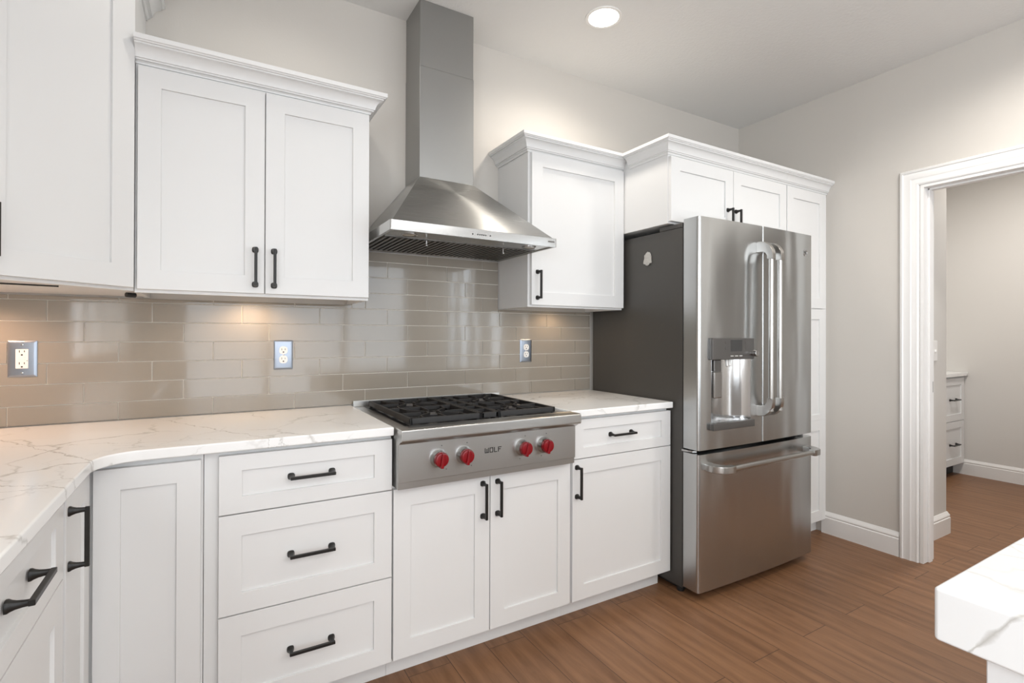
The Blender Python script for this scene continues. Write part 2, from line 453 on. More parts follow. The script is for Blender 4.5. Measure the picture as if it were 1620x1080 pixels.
# cabinet pull: 0.137 long bar on two flared posts; local x along, local -y outward
def pull_mesh():
    b = B(); L = 0.0685; out = 0.033
    b.box(-L, L, -out - 0.0048, -out + 0.0048, -0.0048, 0.0048, 0.0010, 1)
    for sx in (-1, 1):
        b.lathe((sx * (L - 0.006), 0, 0), (0, -1, 0), [(0, .0108), (.003, .0108), (.007, .0086), (.013, .0066), (.022, .0054), (.030, .0050)], 16, True, 3.2)
    for v in b.bm.verts: pass
    me = bpy.data.meshes.new('pull'); b.bm.to_mesh(me); b.bm.free(); me.materials.append(M['black'])
    for p in me.polygons: p.use_smooth = True
    me.set_sharp_from_angle(angle=math.radians(35))
    return me
PULL = pull_mesh()
def pull(parent, c, n, vertical=False):
    o = bpy.data.objects.new('handle', PULL); COL.objects.link(o); o.parent = parent
    n = Vector(n).normalized(); y = -n
    x = Z0 if vertical else Z0.cross(n).normalized()
    z = x.cross(y)
    mt = Matrix((x, y, z)).transposed().to_4x4()
    o.matrix_basis = Matrix.Translation(Vector(c) - wloc(parent)) @ mt
    tag(o, 'black bronze bar pull')
    return o

CROWN = [(0, 0), (.005, 0), (.006, .005), (.010, .009), (.015, .010), (.015, .016), (.0195, .016), (.0205, .023), (.0245, .033), (.031, .042),
         (.039, .048), (.046, .050), (.046, .0555), (.0515, .0555), (.0535, .059), (.058, .061), (.058, .076), (0, .076)]
def crown(z, scale=1.0): return [(a * scale, z + c) for a, c in CROWN]

# ------------------------------------------------------------------ room shell
XO = 8.0   # beyond the pantry
structure('floor', B().box(XL - .15, XO, YF - .15, 0.9, -0.05, 0), 'floor')
structure('ceiling', B().box(XL - .15, XO, YF - .15, 0.9, HC, HC + .06), 'ceil')
structure('wall_back', B().box(XL - .15, XR + .12, 0, 0.12, 0, HC), 'wall')
wl = B()
wl.box(XL - .12, XL, -2.7, 0, 0, HC); wl.box(XL - .12, XL, YF, -5.3, 0, HC)
wl.box(XL - .12, XL, -5.3, -2.7, 0, 1.05); wl.box(XL - .12, XL, -5.3, -2.7, 2.15, HC)
for ym in (-3.35, -4.0, -4.65): wl.box(XL - .09, XL - .01, ym - .04, ym + .04, 1.05, 2.15)
structure('wall_left', wl, 'wall')
DY0, DY1, DZ = -1.128, -2.06, 2.045   # doorway opening in the right wall
wr = B()
wr.box(XR, XR + .12, DY0 + .017, 0, 0, HC)
wr.box(XR, XR + .12, DY1 - .017, DY0 + .017, DZ + .017, HC)
wr.box(XR, XR + .12, -2.94, DY1 - .017, 0, HC); wr.box(XR, XR + .12, -3.6, -3.12, 0, HC); wr.box(XR, XR + .12, YF, -5.6, 0, HC); wr.box(XR, XR + .12, -5.6, -3.6, 0, .2); wr.box(XR, XR + .12, -5.6, -3.6, 2.4, HC)
for ym in (-4.1, -4.6, -5.1): wr.box(XR + .02, XR + .10, ym - .05, ym + .05, .2, 2.4)
for zm in (.9, 1.65): wr.box(XR + .03, XR + .09, -5.6, -3.6, zm - .015, zm + .015)
wr.box(XR, XR + .12, -3.12, -2.94, 0, 0.25); wr.box(XR, XR + .12, -3.12, -2.94, 2.25, HC)
structure('wall_right', wr, 'wall')
wf = B()
wf.box(XL - .12, 0.3, YF - .12, YF, 0, HC); wf.box(3.7, XR + .12, YF - .12, YF, 0, HC)
wf.box(0.3, 3.7, YF - .12, YF, 0, 0.12); wf.box(0.3, 3.7, YF - .12, YF, 2.45, HC)
for xm in (1.4, 2.6): wf.box(xm - .05, xm + .05, YF - .12, YF, .12, 2.45)
structure('wall_front', wf, 'wall')
# pantry beyond the doorway
structure('wall_pantry_stub', B().box(XR + .121, 4.656, -1.0, -0.88, 0, HC), 'wall2')
structure('wall_pantry_far', B().box(6.5, 6.62, -4.5, 0.25, 0, HC), 'wall2')
structure('wall_pantry_back', B().box(XR + .121, 6.499, 0.13, 0.25, 0, HC), 'wall2')
structure('wall_pantry_front', B().box(XR + .121, 6.499, -4.5, -4.38, 0, HC), 'wall2')

BASE = [(0, 0), (.016, 0), (.016, .098), (.012, .102), (.012, .106), (.014, .110), (.013, .117), (.008, .124), (.006, .130), (.003, .135), (0, .135)]
structure('baseboard_right', B().sweep([(XR - .001, -0.60), (XR - .001, -1.018)], BASE), 'trim')
structure('baseboard_right_front', B().sweep([(XR - .001, -2.17), (XR - .001, -2.93)], BASE), 'trim')
structure('baseboard_pantry_stub', B().sweep([(4.145, -1.001), (4.657, -1.001), (4.657, -0.879)], BASE, 1), 'trim')
structure('baseboard_pantry_far', B().sweep([(6.499, 0.10), (6.499, -4.3)], BASE), 'trim')

# doorway casing: a stepped profile mitred round the opening, plus the jamb
def casing(b, xface, sgn):
    prof = [(0, 0), (0, .010), (.006, .018), (.016, .020), (.020, .015), (.034, .0135), (.052, .016), (.060, .011), (.076, .010), (.082, .012), (.088, .009), (.090, 0)]
    # (distance from the outer edge inward, thickness off the wall)
    ya, yb, zt = DY0 + .109, DY1 - .109, DZ + .105
    path = [(ya, 0), (ya, zt), (yb, zt), (yb, 0)]
    ins = [(-1, 0), (-1, -1), (1, -1), (1, 0)]
    bm = bmesh.new(); rows = []
    for (y, z), (iy, iz) in zip(path, ins):
        rows.append([bm.verts.new((xface + sgn * t, y + iy * d, z + iz * d)) for d, t in prof])
    k = len(prof)
    for i in range(3):
        for j in range(k - 1):
            bm.faces.new((rows[i][j], rows[i + 1][j], rows[i + 1][j + 1], rows[i][j + 1]))
        bm.faces.new((rows[i][k - 1], rows[i + 1][k - 1], rows[i + 1][0], rows[i][0]))
    bm.faces.new(rows[0]); bm.faces.new(rows[-1])
    bmesh.ops.recalc_face_normals(bm, faces=bm.faces[:])
    b.merge(bm)
structure('trim_1', (lambda b: (casing(b, XR - .0005, -1), b)[1])(B()), 'trim')
structure('trim_2', (lambda b: (casing(b, XR + .1215, 1), b)[1])(B()), 'trim')
jb = B()
jb.box(XR - .004, XR + .124, DY0, DY0 + .016, 0, DZ, .001); jb.box(XR - .004, XR + .124, DY1 - .016, DY1, 0, DZ, .001)
jb.box(XR - .004, XR + .124, DY1 - .016, DY0 + .016, DZ, DZ + .016, .001)
jb.box(XR + .046, XR + .084, DY0 - .010, DY0, 0, DZ, .002); jb.box(XR + .046, XR + .084, DY1, DY1 + .010, 0, DZ, .002)
jb.box(XR + .046, XR + .084, DY1, DY0, DZ - .010, DZ, .002)
door = structure('door_1', jb, 'trim')
B().box(XR + .088, XR + .112, DY0 - .0015, DY0, .925, .985, .0005).build('strike_plate', 'black', door)

# ------------------------------------------------------------------ recessed ceiling light
lt = thing('recessed_ceiling_light', (2.27, -0.508, HC), 'round white recessed ceiling light glowing above the range hood', 'ceiling light')
B().lathe((2.27, -.508, HC), (0, 0, -1), [(0.0005, .070), (.004, .071), (.0055, .080), (.004, .086), (.0005, .087)], 40, False).build('trim_ring', 'white', lt)
B().lathe((2.27, -.508, HC), (0, 0, -1), [(0.001, .070), (.0030, .070), (.0035, .055), (.0038, .001)], 40, True).build('lens', 'lens', lt)
can('recessed_lamp', (2.27, -0.508, HC - 0.035), 22, (1.0, 0.92, 0.82), 160, 0.8, 0.065)

# ------------------------------------------------------------------ backsplash
bs = thing('tile_backsplash', (1.2, -.001, .914), 'beige glossy glass subway tile backsplash behind the counters and range', 'backsplash')
g = B(); g.box(XL + .002, 2.60, -.0065, -.001, .916, 1.369); g.box(1.2125, 1.9755, -.0065, -.001, 1.369, 1.62)
g.build('grout', 'grout', bs)
tl = B(); P_, TL = .0742, .3035
for row in range(0, 11):
    z0 = .982 + P_ * (row - 1) + .0014; z1 = z0 + P_ - .0028
    z0 = max(z0, .9165)
    hi = z0 > 1.30
    lim = [(XL + .003, 2.599)] if z0 < 1.31 else [(1.2135, 1.9745)]
    if z0 < 1.369 < z1: pieces = [(XL + .003, 2.599, z0, 1.3685), (1.2135, 1.9745, z0, z1)]
    elif z0 >= 1.369: pieces = [(1.2135, 1.9745, z0, min(z1, 1.619))]
    else: pieces = [(XL + .003, 2.599, z0, z1)]
    if len(pieces) == 2: pieces = [(XL + .003, 1.2115, z0, 1.3685), (1.2135, 1.9745, z0, z1), (1.9765, 2.599, z0, 1.3685)]
    phase = {0: .0605, 1: .264, 2: .163}[row % 3]
    for (xa, xb, za, zb) in pieces:
        if zb - za < .008: continue
        k = -6
        while phase + k * TL < xb:
            a, c = phase + k * TL + .0014, phase + (k + 1) * TL - .0014
            k += 1
            a, c = max(a, xa), min(c, xb)
            if c - a < .006: continue
            rt = Matrix.Rotation(random.gauss(0, .0010), 3, 'Z') @ Matrix.Rotation(random.gauss(0, .0012), 3, 'X')
            tl.box(a, c, -.0105, -.0035, za, zb, .0011, 2, rt)
tl.build('tiles', 'tile', bs)

# ------------------------------------------------------------------ base cabinets, back run
YB, YD = -.610, -.611     # frame face, back plane of the doors (front at -.630)
def front(parent, name, x0, x1, z0, z1, yb=YD, st=.064, **k):
    return B().frame_panel((x0, yb, z0), (1, 0, 0), (0, -1, 0), x1 - x0, z1 - z0, st=st, **k).build(name, 'cab', parent)
def carcass(parent, x0, x1, z0, z1, yf=YB, yk=-.5555, toe=True, y0=-.012):
    B().box(x0, x1, yf, y0, z0, z1, .001, 1).build('body', 'cab', parent)
    if toe: B().box(x0, x1, yk, y0, 0, z0, 0).build('toe_kick', 'cab', parent)

c3 = thing('drawer_cabinet', (.93, -.3, 0), 'white three-drawer shaker base cabinet left of the steel rangetop', 'cabinet')
carcass(c3, .645, 1.2115, .088, .8835)
for (z0, z1, hz) in ((.6925, .8696, .783), (.3885, .6890, .536), (.090, .3850, .233)):
    d = front(c3, 'drawer', .683, 1.2095, z0, z1, st=.062, sb=.050 if z1 > .8 else .062, stt=.049 if z1 > .8 else .066)
    pull(d, (.946, -.630 + (.008 if True else 0), hz), (0, -1, 0))

cr = thing('range_cabinet', (1.60, -.3, 0), 'white double-door base cabinet under the steel rangetop', 'cabinet')
carcass(cr, 1.2125, 1.9885, .088, .699)
d = front(cr, 'door', 1.2155, 1.5970, .090, .6905); pull(d, (1.5665, -.630, .600), (0, -1, 0), True)
d = front(cr, 'door', 1.6005, 1.9865, .090, .6905); pull(d, (1.6315, -.630, .600), (0, -1, 0), True)

c1 = thing('base_cabinet', (2.29, -.3, 0), 'white base cabinet with one drawer over one door beside the refrigerator', 'cabinet')
carcass(c1, 1.9895, 2.588, .088, .8835)
d = front(c1, 'drawer', 1.9990, 2.5955, .7015, .8696, st=.062, sb=.045, stt=.044); pull(d, (2.280, -.622, .789), (0, -1, 0))
d = front(c1, 'door', 1.9990, 2.5955, .090, .6980); pull(d, (2.022, -.630, .603), (0, -1, 0), True)

# corner cabinet: an L shaped body, one door leaf on each run
cc = thing('corner_base_cabinet', (.1, -.3, 0), 'white corner base cabinet with two folding door leaves under the curved counter', 'cabinet')
B().prism([(XL + .002, -.012), (.6435, -.012), (.6435, YB), (.366, YB), (.366, -.903), (XL + .002, -.903)], 'z', .088, .8835).build('body', 'cab', cc)
B().prism([(XL + .002, -.012), (.6435, -.012), (.6435, -.5555), (.31, -.5555), (.31, -.903), (XL + .002, -.903)], 'z', 0, .088).build('toe_kick', 'cab', cc)
front(cc, 'door', .3890, .6375, .090, .8660, st=.060)
d = B().frame_panel((.367, -.8955, .090), (0, 1, 0), (1, 0, 0), .2525, .776, st=.060, t=.018).build('door', 'cab', cc)
pull(d, (.385, -.872, .769), (1, 0, 0), True)

cl = thing('left_base_cabinet', (.06, -1.36, 0), 'white base cabinet with a wide drawer at the left edge of the photo', 'cabinet')
B().box(XL + .002, .366, -1.81, -.905, .088, .8835, .001, 1).build('body', 'cab', cl)
B().box(XL + .002, .31, -1.81, -.905, 0, .088).build('toe_kick', 'cab', cl)
d = B().frame_panel((.367, -1.545, .7005), (0, 1, 0), (1, 0, 0), .628, .1690, st=.062, t=.018, sb=.045, stt=.040).build('drawer', 'cab', cl)
pull(d, (.380, -1.2, .797), (1, 0, 0))
B().frame_panel((.367, -1.545, .090), (0, 1, 0), (1, 0, 0), .628, .6070, st=.068, t=.018).build('door', 'cab', cl)

# ------------------------------------------------------------------ countertops
pts = [(XL + .002, -.0125), (1.2115, -.0125), (1.2115, -.6475)]
rc = .10
for k in range(0, 13):
    a = math.radians(90 + 90 * k / 12)
    pts.append((.4025 + rc + rc * math.cos(a), -.6475 - rc + rc * math.sin(a)))
pts += [(.4025, -1.82), (XL + .002, -1.82)]
tag(B().prism(pts, 'z', .884, .914, .0045, 3).build('countertop', 'quartz'), 'veined white quartz countertop curving round the corner left of the rangetop', 'countertop')
tag(B().prism([(1.9785, -.0125), (2.5945, -.0125), (2.5945, -.6475), (1.9785, -.6475)], 'z', .884, .914, .0045, 3).build('countertop', 'quartz'),
    'short white quartz countertop between the rangetop and the refrigerator', 'countertop')

# ------------------------------------------------------------------ wall cabinets
ul = thing('wall_cabinet', (.825, -.15, 1.372), 'white two-door wall cabinet with crown molding left of the range hood', 'cabinet')
def open_box(x0, x1, yf, z0, z1, y0=-.001, rec=.022):
    b = B(); b.box(x0, x1, yf, y0, z0 + rec, z1, 0)
    b.box(x0, x1, yf, yf + .019, z0, z0 + rec, 0); b.box(x0, x0 + .016, yf + .019, y0, z0, z0 + rec); b.box(x1 - .016, x1, yf + .019, y0, z0, z0 + rec)
    return b
open_box(.4425, 1.2085, -.305, 1.372, 2.130).build('body', 'cab', ul)
d = front(ul, 'door', .4505, .8270, 1.3830, 2.1170, -.3055); pull(d, (.797, -.3245, 1.477), (0, -1, 0), True)
d = front(ul, 'door', .8300, 1.2060, 1.3830, 2.1170, -.3055); pull(d, (.859, -.3245, 1.476), (0, -1, 0), True)
B().sweep([(.4425, -.305), (1.2095, -.305), (1.2095, -.002)], crown(2.1265, 1.02)).build('crown_molding', 'cab', ul)
B().box(.4425, 1.2085, -.304, -.001, 2.1300, 2.2000).build('top_riser', 'cab', ul)

ur = thing('wall_cabinet', (2.28, -.15, 1.372), 'white single-door wall cabinet between the range hood and the refrigerator', 'cabinet')
open_box(1.9785, 2.5835, -.297, 1.372, 2.130).build('body', 'cab', ur)
d = front(ur, 'door', 1.9900, 2.5800, 1.3815, 2.1190, -.2975); pull(d, (2.0235, -.3165, 1.479), (0, -1, 0), True)
B().sweep([(1.9775, -.002), (1.9775, -.297), (2.5835, -.297)], crown(2.1225)).build('crown_molding', 'cab', ur)
B().box(1.979, 2.5835, -.296, -.001, 2.1300, 2.1960).build('top_riser', 'cab', ur)

# tall corner cabinet with a diagonal face
cu = thing('corner_wall_cabinet', (.1, -.25, 1.372), 'tall white corner wall cabinet with a diagonal door at the left edge of the photo', 'cabinet')
outl = [(XL + .002, -.001), (.4405, -.001), (.4405, -.305), (.1355, -.610), (XL + .002, -.610)]
B().prism(outl, 'z', 1.376, 2.440, .001, 1).build('body', 'cab', cu)
nd = Vector((1, -1, 0)).normalized(); ud = Vector((1, 1, 0)).normalized()
p0 = Vector((.4405, -.305, 0)) - ud * .431
d = B().frame_panel((p0.x + nd.x * .0005, p0.y + nd.y * .0005, 1.386), ud, nd, .416, 1.03, st=.072).build('door', 'cab', cu)
hp = p0 + ud * .0355 + nd * .0195
pull(d, (hp.x, hp.y, 1.498), nd, True)
B().sweep([(XL + .002, -.610), (.1355, -.610), (.4405, -.305), (.4405, -.002)], crown(2.430, 1.05)).build('crown_molding', 'cab', cu)
B().prism(outl, 'z', 2.4405, 2.505).build('top_riser', 'cab', cu)
B().tube((.415, -.255, 1.366), (.437, -.235, 1.366), .008, n=12).build('cable_grommet', 'blk', cu)

B().tube((.155, -.45, 1.3735), (.275, -.42, 1.3735), .0022, n=8).build('cable', 'blk', cu)
# under-cabinet lamps
def puck(parent, x, y, z, power, col=(1.0, .70, .44)):
    B().tube((x, y, z), (x, y, z - .003), .030, n=24).build('under_light', 'puck', parent)
    can('under_cabinet_lamp', (x, y, z - .005), power, col, 165, .6, .015)
puck(ul, .80, -.125, 1.3935, 3.6)
puck(ur, 2.29, -.125, 1.3935, 2.0)
puck(cu, -.04, -.20, 1.3755, 7.5, (1.0, .64, .44))

# over-fridge cabinet and pantry cabinet
fo = thing('over_fridge_cabinet', (3.06, -.3, 1.784), 'white two-door cabinet with crown molding above the refrigerator', 'cabinet')
B().box(2.5850, 3.5445, -.6185, -.001, 1.784, 2.130, .001, 1).build('body', 'cab', fo)
d = front(fo, 'door', 2.5880, 3.0590, 1.794, 2.1115, -.619); pull(d, (3.013, -.638, 1.836), (0, -1, 0), True)
d = front(fo, 'door', 3.0620, 3.5420, 1.794, 2.1115, -.619); pull(d, (3.0800, -.638, 1.836), (0, -1, 0), True)
CR2 = [(a * .88, 2.1215 + c) for a, c in CROWN]
B().sweep([(2.5845, -.357), (2.5845, -.6185), (3.5445, -.6185)], CR2).build('crown_molding', 'cab', fo)
B().box(2.585, 3.5445, -.6175, -.001, 2.130, 2.195).build('top_riser', 'cab', fo)

pc = thing('pantry_cabinet', (3.77, -.3, 0), 'tall white pantry cabinet between the refrigerator and the right wall', 'cabinet')
B().box(3.5465, 3.9985, -.6185, -.001, .095, 2.130, .001, 1).build('body', 'cab', pc)
B().box(3.5465, 3.9985, -.560, -.001, 0, .095).build('toe_kick', 'cab', pc)
front(pc, 'door', 3.5490, 3.9560, 1.4030, 2.1115, -.619)
lower = B().frame_panel((3.5490, -.619, .098), (1, 0, 0), (0, -1, 0), .407, .62, st=.064)
lower.frame_panel((3.5490, -.619, .718), (1, 0, 0), (0, -1, 0), .407, .682, st=.064, sb=.035)
lower.build('door', 'cab', pc)
B().sweep([(3.5450, -.6185), (3.9985, -.6185)], CR2).build('crown_molding', 'cab', pc)
B().box(3.5465, 3.9985, -.6175, -.001, 2.130, 2.195).build('top_riser', 'cab', pc)

# ------------------------------------------------------------------ range hood
hd = thing('range_hood', (1.60, -.27, 1.6235), 'stainless steel chimney range hood above the rangetop', 'range hood')
hx0, hx1, hy, hz0, hz1 = 1.2265, 1.9760, -.542, 1.6235, 1.6600
cb = B()
bm = bmesh.new()
def ring(x0, x1, y0, y1, z): return [bm.verts.new(p) for p in ((x0, y0, z), (x1, y0, z), (x1, y1, z), (x0, y1, z))]
rA = ring(hx0, hx1, hy, -.0125, hz0); rB = ring(hx0, hx1, hy, -.0125, hz1)
rC = ring(hx0 + .010, hx1 - .010, hy + .010, -.0125, hz1 + .0005); rD = ring(1.4644, 1.7371, -.1956, -.0125, 1.946)
for a, c in ((rB, rC), (rC, rD)):
    for i in range(4): bm.faces.new((a[i], a[(i + 1) % 4], c[(i + 1) % 4], c[i]))
bm.faces.new(rD)
# underside: rim and recess
rE = ring(hx0 + .012, hx1 - .012, hy + .012, -.025, hz0); rF = ring(hx0 + .014, hx1 - .014, hy + .014, -.027, hz0 + .004)
for a, c in ((rA, rE), (rE, rF)):
    for i in range(4): bm.faces.new((a[i], a[(i + 1) % 4], c[(i + 1) % 4], c[i]))
bm.faces.new(rF)
bmesh.ops.recalc_face_normals(bm, faces=bm.faces[:])
cb.merge(bm)
cb.build('canopy', 'hood', hd)
lipb = B(); lo_ = [(hx0, -.0125), (hx0, hy + .006), (hx0 + .002, hy + .002), (hx0 + .006, hy), (hx1 - .006, hy), (hx1 - .002, hy + .002), (hx1, hy + .006), (hx1, -.0125)]
li_ = [(hx1 - .0115, -.0125), (hx1 - .0115, hy + .0115), (hx0 + .0115, hy + .0115), (hx0 + .0115, -.0125)]
lipb.prism(lo_ + li_, 'z', hz0 - .0005, hz1 + .0010, .0012, 2)
lipb.build('canopy_lip', 'lip', hd)
B().box(1.4654, 1.7361, -.1946, -.0015, 1.9465, 2.45, .0012, 1).build('lower_chimney', 'flue', hd)
B().box(1.4670, 1.7345, -.1930, -.0015, 2.45, HC - .001, .0012, 1).build('upper_chimney', 'flue', hd)
for x0, x1 in ((1.2480, 1.5990), (1.6030, 1.9540)):
    f = B()
    f.box(x0, x1, -.400, -.388, 1.6245, 1.6280); f.box(x0, x1, -.052, -.040, 1.6245, 1.6280)
    nsl = 15
    for i in range(nsl):
        xa = x0 + (x1 - x0) * (i + .1) / nsl
        f.box(xa, xa + (x1 - x0) / nsl * .55, -.390, -.045, 1.6225, 1.6272, .001, 1)
    f.build('baffle_filter', 'baffle', hd)
    xm = 1.4250 if x0 < 1.5 else 1.7880
    hb = B()
    hb.tube((xm, -.392, 1.6225), (xm, -.392, 1.6080), .0035, n=10); hb.lathe((xm, -.392, 1.6080), (0, 0, -1), [(0, .004), (.003, .007), (.007, .007), (.010, .003)], 12)
    hb.build('filter_knob', 'chrome', hd)
    B().box(x0 + .004, x1 - .004, -.392, -.044, 1.6270, 1.6276).build('grease_tray', 'blk', hd)
for xm in (1.327, 1.881):
    l_ = B(); l_.lathe((xm, -.462, 1.6275), (0, 0, -1), [(0, .032), (.004, .032), (.0055, .026)], 28, False)
    rg = l_.build('lamp_ring', 'chrome', hd)
    B().lathe((xm, -.462, 1.6275), (0, 0, -1), [(0, .026), (.0035, .026), (.004, .001)], 24).build('lamp_glass', 'shade', hd)
for xm in (1.563, 1.586, 1.595, 1.604, 1.613, 1.622, 1.643):
    bt = B(); bt.lathe((xm, hy + .001, 1.6395), (0, -1, 0), [(0, .0028), (.002, .0028), (.0026, .002)], 10)
    bt.build('control_button', 'slot', hd)
B().box(1.930, 1.962, hy - .0006, hy + .001, 1.641, 1.648).build('maker_plate', 'baffle', hd)

# ------------------------------------------------------------------ rangetop
rt_ = thing('rangetop', (1.5965, -.35, .70), 'stainless steel gas rangetop with black grates and four red knobs', 'rangetop')
rx0, rx1 = 1.2170, 1.9760
bd = B()
bd.box(rx0, rx1, -.672, -.014, .7000, .9060, .001, 1)
bd.build('body', 'steel', rt_)
# front panel and rolled nose
B().box(rx0, rx1, -.678, -.6725, .7245, .8600, .001, 1).build('front_panel', 'steel', rt_)
nose = [(-.6730, .856), (-.683, .858), (-.692, .863), (-.699, .869), (-.7110, .8705), (-.7160, .8745), (-.7165, .880), (-.7165, .9070), (-.7145, .9110), (-.709, .9125), (-.640, .9125), (-.640, .9065), (-.6730, .9065)]
B().prism(nose, 'x', rx0 - .001, rx1 + .001, .0012, 2).build('front_nose', 'steel', rt_)
rb = B(); rb.box(rx0, rx1, -.026, -.014, .906, .9330, .002, 2)
rb.build('rear_trim', 'steel', rt_)
B().box(rx0 + .045, rx1 - .045, -.636, -.050, .9061, .9075, .0005, 1).build('burner_pan', 'enamel', rt_)
gx = [(1.2770, 1.5640), (1.6400, 1.9120)]
gy0, gy1, gz0, gz1 = -.622, -.062, .913, .934
for (a, c) in gx:
    gb = B(); w_ = .011
    for (p, q) in ((a, a + w_), (c - w_, c)): gb.box(p, q, gy0, gy1, gz0, gz1, .002, 2)
    for (p, q) in ((gy0, gy0 + w_), (gy1 - w_, gy1)): gb.box(a, c, p, q, gz0, gz1, .002, 2)
    ym = (gy0 + gy1) / 2; xm = (a + c) / 2; zc = gz1 - .008
    gb.box(a, c, ym - .005, ym + .005, gz1 - .016, gz1, .0015, 1)
    hw = (c - a) / 2
    for yc in (ym - .14, ym + .14):
        for sx in (-1, 1):
            gb.bar([(xm + sx * hw * .62, yc - .135, zc), (xm + sx * hw * .55, yc - .075, zc), (xm + sx * .024, yc - .020, zc), (xm + sx * .024, yc + .020, zc),
                    (xm + sx * hw * .55, yc + .075, zc), (xm + sx * hw * .62, yc + .135, zc)], .0070, .014)
            gb.bar([(xm + sx * (hw - .006), yc, zc), (xm + sx * .052, yc, zc)], .0070, .014)
        for sy in (-1, 1):
            gb.bar([(xm, yc + sy * .135, zc), (xm, yc + sy * .055, zc)], .0070, .014)
    for px in (a + .01, c - .01):
        for py in (gy0 + .01, gy1 - .01): gb.tube((px, py, .9075), (px, py, .914), .006, n=10)
    gb.build('grate', 'iron', rt_)
    for yc in (ym - .14, ym + .14):
        u = B(); u.lathe((xm, yc, .9076), (0, 0, 1), [(0, .058), (.004, .058), (.006, .048), (.008, .046), (.012, .046), (.0155, .040), (.0165, .034), (.0168, .001)], 32)
        u.build('burner', 'burner', rt_)
mid = B(); mid.box(1.5665, 1.6375, gy0, gy0 + .012, gz0, gz1, .002, 2); mid.box(1.5665, 1.6375, gy1 - .012, gy1, gz0, gz1, .002, 2)
for xa in (1.5665, 1.6275): mid.box(xa, xa + .010, gy0, gy1, gz0, gz1, .002, 2)
for yy in (-.52, -.43, -.342, -.25, -.16): mid.box(1.5665, 1.6375, yy - .004, yy + .004, gz1 - .015, gz1, .0015, 1)
for py in (gy0 + .01, gy1 - .01): mid.tube((1.602, py, .9075), (1.602, py, .914), .006, n=10)
mid.build('center_grate', 'iron', rt_)
for kx, turn in ((1.3635, 8), (1.4640, 10), (1.7165, 14), (1.8170, 12)):
    kz = .795
    kb = B()
    kb.lathe((kx, -.678, kz), (0, -1, 0), [(0, .0265), (.006, .0265), (.009, .0255), (.020, .0225)], 32)
    # gripping ridge across the face
    rr = Matrix.Rotation(math.radians(turn), 3, 'Y')
    bez = [(0, .0275), (.004, .0335), (.012, .0325), (.014, .031)]
    kn = B()
    kn.lathe((kx, -.699, kz), (0, -1, 0), [(0, .0245), (.002, .0265), (.013, .0258), (.0165, .0240), (.018, .019), (.0182, .001)], 36)
    kn.box(kx - .0065, kx + .0065, -.7250, -.7020, kz - .0285, kz + .0235, .003, 2, None)
    ko = kn.build('knob', 'red', rt_)
    if turn:
        for v in ko.data.vertices:
            c = Vector((kx, 0, kz)) - wloc(rt_); c.y = 0
            q = v.co - c; yy = q.y; q.y = 0; q = rr @ q; v.co = Vector((c.x + q.x, yy, c.z + q.z))
    tag(ko, 'red knob')
    kb2 = B(); kb2.lathe((kx, -.678, kz), (0, -1, 0), [(0, .0330), (.006, .0322), (.016, .0290), (.0212, .0275)], 36)
    tag(kb2.build('bezel', 'chrome', ko), 'polished steel bezel')
for kx in (1.3635, 1.4640, 1.7165, 1.8170):
    B().lathe((kx + .012, -.678, .8385), (0, -1, 0), [(0, .0020), (.0006, .0020)], 8).build('dial_mark', 'slot', rt_)
    B().lathe((kx - .012 if kx > 1.6 else kx + .03, -.678, .7520), (0, -1, 0), [(0, .0018), (.0006, .0018)], 8).build('dial_mark', 'slot', rt_)
# lettering: wide square strokes
lw = B(); lx, lz, lh, ln, th = 1.5500, .7905, .0190, .0150, .0030
def stroke(x0, x1, z0, z1): lw.box(x0, x1, -.6788, -.6778, z0, z1)
x = lx
stroke(x, x + th, lz, lz + lh); stroke(x, x + ln + .002, lz, lz + th); stroke(x + .0072, x + .0072 + th, lz, lz + lh * .8); stroke(x + ln - th + .002, x + ln + .002, lz, lz + lh)
x += ln + .0055
stroke(x, x + ln, lz, lz + th); stroke(x, x + ln, lz + lh - th, lz + lh); stroke(x, x + th, lz, lz + lh); stroke(x + ln - th, x + ln, lz, lz + lh)
x += ln + .004
stroke(x, x + th, lz, lz + lh); stroke(x, x + ln - .002, lz, lz + th)
x += ln + .002
stroke(x, x + th, lz, lz + lh); stroke(x, x + ln, lz + lh - th, lz + lh); stroke(x, x + ln - .004, lz + lh * .45, lz + lh * .45 + th)
tag(lw.build('lettering', 'slot', rt_), 'black brand lettering on the front panel')

# ------------------------------------------------------------------ refrigerator
fr = thing('refrigerator', (3.068, -.40, 0), 'stainless steel french-door refrigerator with dark grey sides and a water dispenser', 'refrigerator')
fx0, fx1, fxm = 2.6040, 3.5350, 3.0695
bb = B(); bb.box(fx0, fx1, -.695, -.030, .030, 1.7540, .004, 2)
bb.build('body', 'dark', fr)
for xa, xb in ((fx0 + .002, fx0 + .13), (fx1 - .13, fx1 - .002)):
    B().box(xa, xb, -.690, -.545, 1.7545, 1.7765, .002, 1).build('hinge_cover', 'dark', fr)
for xx, sg in ((fx0, 1), (fx1, -1)):
    hg = B(); hg.box(xx + sg * .004, xx + sg * .05, -.755, -.692, 1.7640, 1.7740, .002, 1); hg.tube((xx + sg * .022, -.745, 1.7640), (xx + sg * .022, -.745, 1.7880), .011, n=14)
    hg.build('hinge', 'blk', fr)
for xx, sg in ((fx0, 1), (fx1, -1)):
    mh = B(); mh.prism([(xx - sg * .001, -.69), (xx - sg * .001, -.715), (xx + sg * .010, -.745), (xx + sg * .03, -.755), (xx + sg * .04, -.73), (xx + sg * .04, -.69)], 'z', .684, .6935, .001, 1)
    mh.build('middle_hinge', 'chrome', fr)
bow = .011
def yfront(x): return -.7890 - bow * (1 - ((x - fxm) / ((fx1 - fx0) / 2)) ** 2)
